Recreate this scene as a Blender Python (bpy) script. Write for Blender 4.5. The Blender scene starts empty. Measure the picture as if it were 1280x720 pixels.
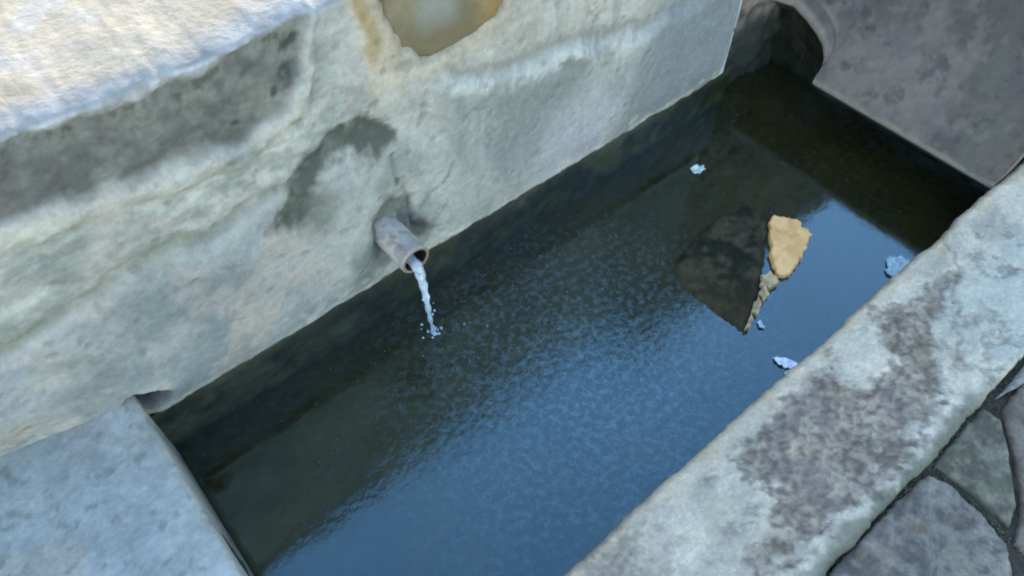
import bpy, bmesh, math, random
import numpy as np
from mathutils import Matrix, Vector
R = math.radians
random.seed(7)
scene = bpy.context.scene
COL = scene.collection

# ------------------------------------------------------------ camera
cam = bpy.data.cameras.new('camera')
cam.sensor_width = 36.0
cam.lens = 920.33/1280*36
cam.clip_start = 0.02
cam.clip_end = 400
cam_o = bpy.data.objects.new('camera', cam)
COL.objects.link(cam_o)
rot = Matrix(((0.764602, 0.509019, -0.395328), (-0.644410, 0.614212, -0.455500), (0.010957, 0.603029, 0.797644)))
cam_o.matrix_world = Matrix.Translation((0, 0, 1.0)) @ rot.to_4x4()
cam.dof.use_dof = True
cam.dof.focus_distance = 1.05
cam.dof.aperture_fstop = 9.0
scene.camera = cam_o

# ------------------------------------------------------------ sky, sun, exposure
SUN_EL, SUN_AZ = R(17), R(33)          # azimuth measured from +Y towards +X
world = bpy.data.worlds.new('World')
scene.world = world
world.use_nodes = True
nt = world.node_tree
bg = nt.nodes['Background']
sky = nt.nodes.new('ShaderNodeTexSky')
sky.sky_type = 'NISHITA'
sky.sun_disc = False
sky.sun_elevation = SUN_EL
sky.sun_rotation = SUN_AZ
sky.air_density = 1.0
sky.dust_density = 0.0
sky.ozone_density = 1.3
nt.links.new(sky.outputs['Color'], bg.inputs['Color'])
bg.inputs['Strength'].default_value = 0.15
sun = bpy.data.lights.new('sun', 'SUN')
sun.energy = 2.0
sun.angle = R(0.5)
sun.color = (1.0, 0.91, 0.78)
sun_o = bpy.data.objects.new('sun', sun)
COL.objects.link(sun_o)
sd = Vector((math.cos(SUN_EL)*math.sin(SUN_AZ), math.cos(SUN_EL)*math.cos(SUN_AZ), math.sin(SUN_EL)))
sun_o.rotation_euler = sd.to_track_quat('Z', 'Y').to_euler()
sun_o.location = (2, 3, 4)
scene.view_settings.view_transform = 'Standard'
scene.view_settings.look = 'None'
scene.view_settings.gamma = 1
scene.view_settings.use_curve_mapping = False
scene.view_settings.exposure = 3.05
scene.render.engine = 'CYCLES'
scene.cycles.filter_width = 2.0

# ------------------------------------------------------------ numeric helpers
def _hash(ix, iy, seed):
    h = (ix.astype(np.int64)*374761393 + iy.astype(np.int64)*668265263 + seed*974634777) & 0x7fffffff
    h = ((h ^ (h >> 13))*1274126177) & 0x7fffffff
    h = h ^ (h >> 16)
    return (h & 0xffff)/65535.0
def vnoise(x, y, seed=0):
    x = np.asarray(x, float); y = np.asarray(y, float)
    ix = np.floor(x); iy = np.floor(y)
    fx = x-ix; fy = y-iy
    fx = fx*fx*fx*(fx*(fx*6-15)+10); fy = fy*fy*fy*(fy*(fy*6-15)+10)
    a = _hash(ix, iy, seed); b = _hash(ix+1, iy, seed); c = _hash(ix, iy+1, seed); d = _hash(ix+1, iy+1, seed)
    return (a*(1-fx)+b*fx)*(1-fy) + (c*(1-fx)+d*fx)*fy
def fbm(x, y, scale, seed=0, octs=5, gain=0.5):
    """about -1..1, feature size = scale metres"""
    ca, sa = math.cos(0.6), math.sin(0.6)
    x, y = (x*ca-y*sa)/scale+seed*7.3, (x*sa+y*ca)/scale+seed*3.1
    s = 0; amp = 1; tot = 0
    for o in range(octs):
        s = s + amp*(vnoise(x, y, seed+o*17)*2-1); tot += amp
        amp *= gain; x, y = x*1.93+y*0.37+11.1, y*1.93-x*0.37+5.7
    return s/tot*1.6
def ss(a, b, x):
    t = np.clip((x-a)/(b-a), 0, 1)
    return t*t*(3-2*t)
def seg_dist(x, y, p, q):
    dx, dy = q[0]-p[0], q[1]-p[1]
    L = dx*dx+dy*dy+1e-12
    t = np.clip(((x-p[0])*dx+(y-p[1])*dy)/L, 0, 1)
    return np.hypot(x-p[0]-t*dx, y-p[1]-t*dy)
def line_dist(x, y, pts):
    d = np.full(np.shape(x), 1e9)
    for a, b in zip(pts[:-1], pts[1:]):
        d = np.minimum(d, seg_dist(x, y, a, b))
    return d
def poly_sd(x, y, pts):
    """signed distance, positive inside"""
    d = line_dist(x, y, list(pts)+[pts[0]])
    ins = np.zeros(np.shape(x), bool)
    n = len(pts)
    for i in range(n):
        x0, y0 = pts[i]; x1, y1 = pts[(i+1) % n]
        if y0 == y1: continue
        c = ((y0 > y) != (y1 > y)) & (x < (x1-x0)*(y-y0)/(y1-y0)+x0)
        ins ^= c
    return np.where(ins, d, -d)
def interp(x, pts):
    return np.interp(x, [p[0] for p in pts], [p[1] for p in pts])
def lerp(a, b, m):
    """a, b colours (… ,3) or tuples; m mask"""
    a = np.asarray(a, float); b = np.asarray(b, float)
    return a*(1-m[..., None]) + b*m[..., None]

# ------------------------------------------------------------ object helpers
def link(name, me, mat, parent=None, smooth=True):
    if mat: me.materials.append(mat)
    if smooth: me.polygons.foreach_set('use_smooth', [True]*len(me.polygons))
    o = bpy.data.objects.new(name, me)
    COL.objects.link(o)
    if parent:
        o.parent = parent
        o.location = -Vector(parent.location)
    return o
def empty(name, loc):
    o = bpy.data.objects.new(name, None); o.location = loc; o.empty_display_size = 0.05
    COL.objects.link(o); return o
def tag(o, label=None, cat=None, group=None, kind=None):
    if label: o['label'] = label
    if cat: o['category'] = cat
    if group: o['group'] = group
    if kind: o['kind'] = kind
    return o
def grid_mesh(name, P, C=None, flip=False, closed=False, k=None):
    """P (n, m, 3) vertex grid, C (n, m, 3) base colours (linear)"""
    n, m = P.shape[:2]
    idx = np.arange(n*m).reshape(n, m)
    a, b, c, d = idx[:-1, :-1], idx[1:, :-1], idx[1:, 1:], idx[:-1, 1:]
    if closed:
        r = idx[:, [-1, 0]]
        a = np.hstack([a, r[:-1, :1]]); b = np.hstack([b, r[1:, :1]])
        c = np.hstack([c, r[1:, 1:]]); d = np.hstack([d, r[:-1, 1:]])
    q = np.stack([a, d, c, b] if flip else [a, b, c, d], -1).reshape(-1, 4)
    me = bpy.data.meshes.new(name)
    me.vertices.add(n*m); me.vertices.foreach_set('co', P.reshape(-1).astype(np.float32))
    me.loops.add(q.size); me.loops.foreach_set('vertex_index', q.reshape(-1).astype(np.int32))
    me.polygons.add(len(q)); me.polygons.foreach_set('loop_start', np.arange(0, q.size, 4, dtype=np.int32))
    me.polygons.foreach_set('loop_total', np.full(len(q), 4, dtype=np.int32))
    me.update(calc_edges=True); me.validate()
    if C is not None: paint(me, C.reshape(-1, 3), k)
    return me
ALB = np.array((.52, .45, .36))     # measured stone is darker and warmer than it looks in blue shade
def paint(me, c, k=None):
    c = c*(ALB if k is None else np.array(k))
    at = me.color_attributes.new('surface', 'FLOAT_COLOR', 'POINT')
    rgba = np.ones((len(me.vertices), 4), np.float32); rgba[:, :3] = np.clip(c, 0.002, 0.95)
    at.data.foreach_set('color', rgba.reshape(-1))

def mat_surface(name, rough=0.85, grain=0.18, fine=0.010, bump=0.35, bump_scale=120, spec=0.35):
    """stone / mortar: painted-in minerals and stains (colour attribute) times a fine grain, with a bumpy skin"""
    m = bpy.data.materials.new(name); m.use_nodes = True
    t = m.node_tree; N = t.nodes; L = t.links
    b = N['Principled BSDF']
    at = N.new('ShaderNodeAttribute'); at.attribute_name = 'surface'
    tc = N.new('ShaderNodeTexCoord')
    n1 = N.new('ShaderNodeTexNoise'); n1.inputs['Scale'].default_value = 1/fine; n1.inputs['Detail'].default_value = 4
    n1.inputs['Roughness'].default_value = 0.65
    mr = N.new('ShaderNodeMapRange'); mr.inputs['From Min'].default_value = 0.3; mr.inputs['From Max'].default_value = 0.7
    mr.inputs['To Min'].default_value = 1-grain; mr.inputs['To Max'].default_value = 1+grain
    vm = N.new('ShaderNodeVectorMath'); vm.operation = 'SCALE'
    L.new(tc.outputs['Object'], n1.inputs['Vector']); L.new(n1.outputs['Fac'], mr.inputs['Value'])
    L.new(at.outputs['Color'], vm.inputs[0]); L.new(mr.outputs['Result'], vm.inputs['Scale'])
    L.new(vm.outputs['Vector'], b.inputs['Base Color'])
    n1.inputs['Detail'].default_value = 8; n1.inputs['Roughness'].default_value = .75
    n2 = N.new('ShaderNodeTexNoise'); n2.inputs['Scale'].default_value = bump_scale; n2.inputs['Detail'].default_value = 8; n2.inputs['Roughness'].default_value = .62
    bp = N.new('ShaderNodeBump'); bp.inputs['Strength'].default_value = bump; bp.inputs['Distance'].default_value = 0.004
    L.new(tc.outputs['Object'], n2.inputs['Vector']); L.new(n2.outputs['Fac'], bp.inputs['Height'])
    L.new(bp.outputs['Normal'], b.inputs['Normal'])
    b.inputs['Roughness'].default_value = rough
    b.inputs['Specular IOR Level'].default_value = spec
    return m
M_wall = mat_surface('lime_render', grain=0.22, fine=.012, bump=0.5)
M_rim = mat_surface('worn_concrete', grain=0.22, fine=0.008, bump=0.6, bump_scale=150)
M_slab = mat_surface('smooth_concrete', grain=0.15, fine=.008, bump=0.3)
M_wet = mat_surface('wet_algae_stone', rough=0.38, grain=0.35, fine=0.016, bump=0.6, bump_scale=60, spec=0.5)
M_refl_dark = mat_surface('dark_reflection', rough=.8, grain=.4, fine=.012, bump=.8, bump_scale=70, spec=.15)  # for the block that stands in for a dark reflection
M_grey = mat_surface('grey_cast_stone', grain=0.16, fine=0.02, bump=0.3)
M_pave = mat_surface('paving_stone', grain=0.30, fine=0.007, bump=0.7, bump_scale=160)
M_niche = mat_surface('ochre_render', grain=0.10, fine=0.02, bump=0.25)

def mat_plain(name, col, rough=0.6, **kw):
    m = bpy.data.materials.new(name); m.use_nodes = True
    t = m.node_tree; b = t.nodes['Principled BSDF']
    tc = t.nodes.new('ShaderNodeTexCoord'); n = t.nodes.new('ShaderNodeTexNoise'); n.inputs['Scale'].default_value = kw.pop('scale', 60)
    n.inputs['Detail'].default_value = 5
    cr = t.nodes.new('ShaderNodeValToRGB')
    v = kw.pop('var', 0.35)
    cr.color_ramp.elements[0].position = 0.3; cr.color_ramp.elements[1].position = 0.7
    cr.color_ramp.elements[0].color = (*[c*(1-v) for c in col], 1); cr.color_ramp.elements[1].color = (*[min(c*(1+v), .95) for c in col], 1)
    t.links.new(tc.outputs['Object'], n.inputs['Vector']); t.links.new(n.outputs['Fac'], cr.inputs['Fac']); t.links.new(cr.outputs['Color'], b.inputs['Base Color'])
    b.inputs['Roughness'].default_value = rough
    for k, val in kw.items(): b.inputs[k.replace('_', ' ')].default_value = val
    return m

ZW = -0.12          # water level
XL, XR, YF, YB = -0.075, 1.36, 0.168, 0.73   # inside of the trough

# ------------------------------------------------------------ ground (one sheet with the trough's pit cut out)
def build_ground():
    xs = [-80, -0.60, 1.515, 80]; ys = [-80, -0.0590, 0.95, 80]; z = -0.0135
    me = bpy.data.meshes.new('ground'); vs = [(x, y, z) for y in ys for x in xs]; fs = []
    for j in range(3):
        for i in range(3):
            if i == 1 and j == 1: continue
            a = j*4+i; fs.append((a, a+1, a+5, a+4))
    me.from_pydata(vs, [], fs)
    return tag(link('ground', me, mat_plain('packed_earth', (0.045, 0.037, 0.026), 1.0, scale=60, Specular_IOR_Level=0.02), smooth=False), kind='structure')
build_ground()

# ------------------------------------------------------------ back wall with the spout
def top_z(x):            # height of the parapet's arris
    return 0.510 + 0.006*fbm(x, x*0, 0.12, 41)
BAND_TOP = [(-1.2, .50), (-.05, .495), (.05, .490), (.13, .478), (.20, .492), (.26, .505), (.30, .512), (.36, .50), (2.5, .5)]
BAND_LOW = [(-1.2, .415), (-.075, .417), (.0, .402), (.09, .388), (.19, .381), (.26, .40), (.29, .433), (.31, .475), (.33, .53), (2.5, .6)]
CREASE = [(-1.2, .25), (-.155, .264), (0, .278), (.158, .281), (.256, .289), (.33, .31)]
RIDGE = [(.45, .36), (.484, .352), (.56, .300), (.625, .287), (.727, .286), (.80, .262), (.924, .232), (1.0, .24), (1.3, .24)]
ARCH = [(.232, .235), (.245, .268), (.27, .292), (.31, .305), (.345, .305), (.372, .285)]
def build_wall():
    root = empty('back_wall', (0.4, YB, 0))
    tag(root, 'pale weathered lime-plastered wall rising behind the trough, with the pipe in its foot', 'wall')
    x = np.arange(-1.3, 1.2361, 0.0028)
    zf = np.arange(0, 0.5001, 0.0028)
    # profile parameter: front face then rounded arris then top going back
    yt = np.concatenate([np.arange(0.0, 0.06, 0.004), np.arange(0.06, 0.55, 0.01)])
    X, Z = np.meshgrid(x, zf, indexing='ij')
    wx = X + 0.012*fbm(X, Z, .06, 3); wz = Z + 0.010*fbm(X, Z, .05, 4)
    band_t = wz-interp(wx, BAND_TOP); band_l = wz-interp(wx, BAND_LOW)
    band = ss(-.006, .010, band_l)*ss(.010, -.006, band_t)*ss(.345, .28, wx)
    crease = interp(wx, CREASE); cz = wz-crease
    ridge = interp(wx, RIDGE); rz = wz-ridge
    left = ss(.36, .30, wx); right = ss(.44, .52, wx)
    D = 0.0045*fbm(X, Z, .20, 5)+0.0030*fbm(X, Z, .05, 6, 6, .6)
    # lower skirt of mortar under the crease
    sk = ss(.012, -.035, cz)*left*ss(.0, .03, wz+.02)
    D += 0.016*sk
    D -= 0.007*np.exp(-(cz/.008)**2)*ss(.27, .22, wx)
    D -= 0.010*band*(1+0.5*fbm(X, Z, .03, 8, 4, .6))
    D += 0.010*np.exp(-((band_l+.018)/.016)**2)*ss(.40, .25, wx)*(1+.6*fbm(X, Z, .04, 9))
    # right: rounded mortar ridge with its upper edge
    D += 0.018*ss(.012, -.03, rz)*right
    D += 0.006*np.exp(-((rz+.012)/.014)**2)*right
    # mortar boss round the pipe
    rb = np.hypot((wx-.375)/1.0, (wz-.11)/1.15)
    D += 0.010*ss(.16, .09, rb)
    D -= (0.022+.010*fbm(X, Z, .018, 24))*ss(.070, .030, rb)
    arch = line_dist(wx, wz, ARCH); archm = ss(.038, .010, arch)
    D -= 0.012*archm
    hollow = ss(.05, .01, np.hypot((wx-.262), (wz-.215)*.8))
    D -= 0.006*hollow
    # cracks right of the pipe
    c1 = line_dist(wx, wz, [(.398, .235), (.402, .20), (.409, .15), (.413, .11), (.422, .075), (.447, .062)])
    c2 = line_dist(wx, wz, [(.492, .178), (.478, .150), (.452, .13), (.437, .118)])
    cw = .45+.55*ss(-.5, .5, fbm(X, Z, .02, 22))
    cm = (ss(.007, .001, c1+.002*fbm(X, Z, .008, 23))+0.6*ss(.006, .001, c2))*cw
    foot = ss(.032, .010, np.hypot(wx-.430, wz-.072))
    D -= 0.006*cm + 0.006*foot
    # scattered pits
    pit = ss(.86, 1.0, fbm(X, Z, .020, 21, 2))
    D -= 0.003*pit
    # lip at the bottom, chipped
    lipn = fbm(X, Z, .03, 11)
    D += 0.005*ss(.030, .0, Z)
    end = ss(1.205, 1.234, X)
    D -= 0.018*end
    # niche
    NI = [(.413, .52), (.417, .433), (.436, .386), (.479, .368), (.55, .371), (.603, .384), (.630, .415), (.640, .52)]
    nd = poly_sd(wx, wz, NI)
    top_keep = ss(.490, .478, Z)
    nich = ss(-.006, .016, nd)*top_keep
    D -= 0.030*nich
    D = D*(ss(-.01, .07, Z)*.85+.15)*.62
    recede = ss(-.055, -.085, X)*(.012+.20*np.clip(-.08-X, 0, .18))*ss(.16, .05, Z)
    gap = ss(.028, .012, np.hypot((wx+.068)*.75, (wz-.038)*1.0))
    D -= recede + .035*gap
    Y = YB-D
    Zz = Z*top_z(X)/0.5
    Zz = Zz + (0.004*lipn-0.001)*ss(.012, 0, Z)
    # colours --------------------------------------------------
    n1 = fbm(X, Z, .16, 31); n2 = fbm(X, Z, .035, 32, 5, .6); n3 = fbm(X, Z, .07, 33)
    st = fbm(X*1.0, Z*.30, .03, 34, 4)        # vertical run marks
    base = lerp((.40, .415, .385), (.53, .54, .49), ss(-.6, .7, n1+.5*n2))
    low_l = ss(.0, -.05, cz)*left                # blue-grey skirt
    base = lerp(base, lerp((.245, .285, .29), (.40, .425, .41), ss(-.7, .7, n3+.5*n1)), low_l)
    base = lerp(base, (.50, .44, .37), ss(.25, .8, fbm(X, Z, .10, 35))*0.5*ss(.6, .3, X))
    mid_l = ss(-.01, .02, cz)*ss(.01, -.02, band_l)*left
    base = lerp(base, lerp((.36, .385, .35), (.56, .57, .52), ss(-.6, .8, n2+n3*.7)), mid_l)
    base = lerp(base, (.24, .25, .19), np.exp(-(cz/.009)**2)*ss(.29, .22, wx)*.8)
    base = lerp(base, (.60, .58, .50), np.exp(-((band_l+.016)/.016)**2)*ss(.34, .27, wx)*ss(-.5, .4, n2+.4)*.9)
    bandc = lerp((.115, .115, .105), (.25, .25, .215), ss(-.8, .8, n2+.35*n3))
    bandc = lerp(bandc, (.14, .12, .12), ss(.1, -.15, X)*.6)
    bandc = lerp(bandc, (.05, .06, .035), ss(.35, .7, n2)*ss(.05, .0, np.abs(band_t+.018)-.005)*.8)
    base = lerp(base, bandc, band*.95)
    above = ss(-.004, .006, band_t)*ss(.36, .30, wx)
    base = lerp(base, lerp((.36, .37, .40), (.62, .64, .69), ss(-.5, .6, n2+n3*.5)), above)
    lay = fbm(X*.22+Z*.05, Z, .016, 36, 4, .6)      # trowel layers running along the wall
    base = lerp(base, base*.72, ss(.15, .7, lay)*(.25+.75*mid_l)*(1-band)*.75)
    base = lerp(base, np.clip(base*1.30, 0, .8), ss(.2, .7, -lay)*(.2+.8*mid_l)*(1-band)*.7)
    base = lerp(base, (.40, .45, .50), ss(.1, .7, fbm(X, Z, .13, 37))*(1-band)*.55*ss(.30, .20, Z))
    base = lerp(base, (.52, .46, .42), ss(.3, .8, fbm(X, Z, .055, 38))*(1-band)*.45)
    base = lerp(base, (.27, .29, .27), ss(.35, .8, fbm(X, Z, .045, 39, 5, .6))*(1-band)*.5)
    D -= .0020*ss(.15, .7, lay)*mid_l
    # black lichen spots in the band's right end
    for (px, pz, pr) in ((.275, .442, .012), (.258, .43, .009), (.285, .475, .013), (.20, .415, .009)):
        base = lerp(base, (.05, .055, .05), ss(pr, pr*.4, np.hypot(wx-px, wz-pz))*.85)
    # right side: bright ridge, greenish grey skirt, bluish right end with run marks
    below = ss(.006, -.02, rz)*right
    base = lerp(base, lerp((.27, .295, .28), (.42, .44, .41), ss(-.7, .7, n1+.5*st)), below)
    base = lerp(base, (.58, .60, .57), np.exp(-((rz+.016)/.020)**2)*right*ss(1.02, .86, X)*ss(-.7, .3, n2+.3))
    base = lerp(base, (.27, .24, .20), np.exp(-((rz-.012)/.010)**2)*right*.55)
    upper_r = ss(.01, .04, rz)*right
    base = lerp(base, lerp((.46, .43, .37), (.60, .58, .50), ss(-.6, .6, n2+n3)), upper_r*.8)
    base = lerp(base, (.23, .265, .285), ss(.90, 1.04, X+.02*st)*.8*ss(1.22, 1.18, X))
    base = lerp(base, (.22, .24, .25), ss(.0, .6, st)*ss(.55, .85, X)*.5)
    base = lerp(base, (.42, .44, .50), ss(.62, .75, X)*ss(.95, .80, X)*ss(.20, .08, Z)*.6)
    # tan runs below the niche's left side
    strk = ss(.038, .018, np.abs(wx-.400))*ss(.31, .37, wz)
    base = lerp(base, lerp((.50, .40, .27), (.62, .54, .42), ss(-.5, .5, st+n2*.4)), strk*.85)
    base = lerp(base, (.38, .27, .10), ss(.015, .004, np.abs(wx-.392))*ss(.37, .44, wz)*.85)
    base = lerp(base, (.68, .66, .60), ss(.012, .004, seg_dist(wx, wz, (.447, .362), (.50, .366)))*.9)
    around = np.exp(-(np.clip(-nd, 0, 1)/.022)**2)*(1-nich)
    base = lerp(base, (.50, .42, .30), around*.7)
    base = lerp(base, (.34, .28, .17), nich)
    # stain of algae arching over the boss
    aw = ss(.036, .010, arch+.016*n2+.010*n3)
    base = lerp(base, lerp((.055, .07, .05), (.19, .21, .17), ss(-.3, .8, n2)), aw*.9)
    base = lerp(base, (.16, .17, .135), hollow*.8*ss(-.6, .2, n2+.2))
    base = lerp(base, (.10, .115, .105), ss(.062, .036, rb+.012*n2)*.85)
    bossm = ss(.16, .08, rb)*(1-aw)*ss(.05, .065, rb)
    base = lerp(base, lerp((.22, .25, .22), (.42, .45, .41), ss(-.5, .5, n2+.6*n3+.2)), bossm*.7)
    base = lerp(base, (.16, .19, .18), ss(.055, .02, np.hypot(wx-.325, (wz-.075)*.9))*.75)
    base = lerp(base, (.055, .06, .055), np.clip(cm, 0, 1)*.75)
    base = lerp(base, (.05, .06, .05), foot*.85)
    base = lerp(base, (.22, .23, .21), pit*.4)
    # damp line and pale chipped lip
    base = lerp(base, (.52, .52, .46), ss(.018, .004, Z)*ss(-.8, .4, n2)*.75)
    base = lerp(base, (.60, .62, .58), ss(.45, .8, fbm(X, Z, .035, 51, 4))*ss(.06, .01, Z)*.6)
    base = lerp(base, (.10, .12, .09), ss(.005, 0, Z+.002*n2)*.6)
    base = lerp(base, (.56, .62, .72), end*.9)
    base = lerp(base, (.03, .033, .03), gap*.95)  # shade of the small hole by the slab painted dark
    pale = ss(.60, .80, fbm(X, Z, .018, 52, 2))
    base = lerp(base, base*1.25, pale*.25)
    # top of the parapet ----------------------------------------
    XT, T = np.meshgrid(x, yt[1:], indexing='ij')
    edge = Y[:, -1:]
    YT = edge+T
    ZT = top_z(XT)+0.012*(1-np.exp(-T/.03))+0.010*T+0.004*fbm(XT, T, .15, 61)*ss(0, .05, T)+.0010*fbm(XT, T, .03, 62)*ss(0, .02, T)
    m1 = fbm(XT, T, .12, 63); m2 = .55*fbm(XT, T, .03, 64)
    CT = lerp((.46, .40, .31), (.54, .49, .41), ss(-.6, .6, m1+.4*m2))
    CT = lerp(CT, (.50, .52, .58), ss(.2, .7, fbm(XT, T, .07, 65))*.5)
    CT = lerp(CT, lerp((.38, .39, .42), (.55, .57, .60), ss(-.4, .5, m2)), ss(.045, .01, T+.012*m1))
    P = np.concatenate([np.stack([X, Y, Zz], -1), np.stack([XT, YT, ZT], -1)], 1)
    C = np.concatenate([base, CT*np.array((.84, .82, .76))], 1)
    # end face at the right and the back are closed by a skirt
    link('wall_face', grid_mesh('wall_face', P, C, k=(.490, .435, .385)), M_wall, root)
    # body: end and rear faces
    prof = [(YB+.012, 0.0), (YB+.012, .50), (1.27, .515), (1.27, -.5), (.80, -.5), (.80, 0.0)]
    bm = bmesh.new()
    vs0 = [bm.verts.new((1.2355, a, b)) for a, b in prof]; vs1 = [bm.verts.new((-1.3, a, b)) for a, b in prof]
    bm.faces.new(vs0); bm.faces.new(vs1[::-1])
    for i in (2, 3, 4, 5): bm.faces.new([vs0[i], vs0[(i+1) % 6], vs1[(i+1) % 6], vs1[i]])
    bmesh.ops.recalc_face_normals(bm, faces=bm.faces)
    me = bpy.data.meshes.new('wall_core'); bm.to_mesh(me); bm.free()
    paint(me, np.tile((.42, .46, .50), (len(me.vertices), 1)))
    link('wall_core', me, M_wall, root, smooth=False)
    # ochre panel in the niche
    px = np.arange(.395, .665, .004); pz = np.arange(.350, .5, .004)
    PX, PZ = np.meshgrid(px, pz, indexing='ij')
    NP = [(.413, .56), (.417, .433), (.436, .386), (.479, .368), (.55, .371), (.603, .384), (.630, .415), (.640, .56)]
    PY = YB+.007+.002*fbm(PX, PZ, .09, 71)+.040*ss(.010, -.012, poly_sd(PX+.006*fbm(PX, PZ, .03, 73), PZ, NP))
    c = lerp((.20, .165, .10), (.29, .25, .17), ss(-.5, .5, fbm(PX, PZ, .06, 72)))
    c = lerp(c, (.34, .22, .08), ss(.545, .60, PX)*.85)
    c = lerp(c, (.33, .37, .38), ss(.05, .015, np.abs(PX-.50))*ss(.40, .44, PZ)*.6)
    link('niche_panel', grid_mesh('niche_panel', np.stack([PX, PY, PZ], -1), c), M_niche, root)
    return root
build_wall()

# ------------------------------------------------------------ rubble wall past the right end of the plastered wall
def build_rubble():
    x = np.arange(1.237, 2.6, .006); z = np.arange(-.40, 1.0, .006)  # upper part added out of view to darken its reflection in the water
    X, Z = np.meshgrid(x, z, indexing='ij')
    row = np.floor((Z+.02*fbm(X, Z, .1, 81))/.085)
    u = X/.13+_hash(row, row*0, 5)*1.0+.12*fbm(X, Z, .06, 82)
    cell = np.floor(u); fu = u-cell; fz = (Z+.02*fbm(X, Z, .1, 81))/.085-row
    ed = np.minimum(np.minimum(fu, 1-fu)*.13, np.minimum(fz, 1-fz)*.085)
    dome = ss(0, .018, ed)
    D = .006*dome+.010*_hash(cell, row, 9)+.010*fbm(X, Z, .05, 83)
    Y = .785-D
    hv = _hash(cell, row, 12)
    C = lerp((.13, .115, .105), (.30, .26, .23), np.clip(.5+.5*fbm(X, Z, .035, 87, 5, .6)+.3*(hv-.5), 0, 1))
    C = lerp((.09, .08, .065), C, dome)
    C = C*(1+.35*fbm(X, Z, .02, 84))[..., None]
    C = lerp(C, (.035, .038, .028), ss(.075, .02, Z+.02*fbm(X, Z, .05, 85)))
    # return to the back, top
    P = np.stack([X, Y, Z], -1)
    back = P[:, -1:].copy(); back[..., 1] = 1.27
    P = np.concatenate([P, back], 1); C = np.concatenate([C, C[:, -1:]], 1)
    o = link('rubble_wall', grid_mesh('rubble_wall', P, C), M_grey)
    tag(o, 'dark brown rubble stonework in the corner seen through the arched hole', 'stonework')
build_rubble()

# ------------------------------------------------------------ trough: inner faces, floor and front coping
def face(axis, at, u0, u1, v0, v1, seed, amp=.004, step=.008, wet=None, name='inner_wall', parent=None, flip=False, dark=1.0):
    u = np.linspace(u0, u1, max(3, int((u1-u0)/step))); v = np.linspace(v0, v1, max(3, int((v1-v0)/step)))
    U, V = np.meshgrid(u, v, indexing='ij')
    d = amp*fbm(U, V, .06, seed)
    a = fbm(U, V, .10, seed+1); b = fbm(U, V, .025, seed+2, 5, .6)
    C = lerp((.018, .021, .012), (.060, .062, .038), ss(-.7, .7, a+.7*b))
    C = lerp(C, (.05, .055, .02), ss(.2, .7, fbm(U, V, .07, seed+3))*.6)
    C = lerp(C, (.10, .10, .07), ss(.018, .0, np.abs(V-(-.006))+.008*b)*.45)
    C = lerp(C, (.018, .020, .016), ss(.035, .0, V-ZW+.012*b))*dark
    C = lerp(C, (.045, .060, .018), np.exp(-((V-ZW-.030+.012*a)/.016)**2)*ss(-.4, .5, b)*.7*min(dark, 1))
    if axis == 'y': P = np.stack([U, at+d, V], -1)
    else: P = np.stack([at+d, U, V], -1)
    return link(name, grid_mesh(name, P, C, flip), M_wet, parent)
trough = empty('stone_trough', (.64, .45, -.4))
tag(trough, 'long rectangular stone water trough with dark algae-covered inside walls', 'water trough')
face('y', YB+.004, -.16, 1.275, -.42, -.0035, 101, parent=trough)
face('x', XL-.004, .17, YB+.012, -.42, .0, 111, parent=trough, flip=True)
face('x', 1.50, .17, .86, -.42, .04, 121, parent=trough, dark=.35)  # end face darkened to paint the shadow under the leaning slab
me = bpy.data.meshes.new('trough_floor')
me.from_pydata([(-.2, .1, -.415), (1.6, .1, -.415), (1.6, .9, -.415), (-.2, .9, -.415)], [], [(0, 1, 2, 3)])
paint(me, np.tile((.04, .042, .03), (4, 1))); link('trough_floor', me, M_wet, trough, smooth=False)

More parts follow.
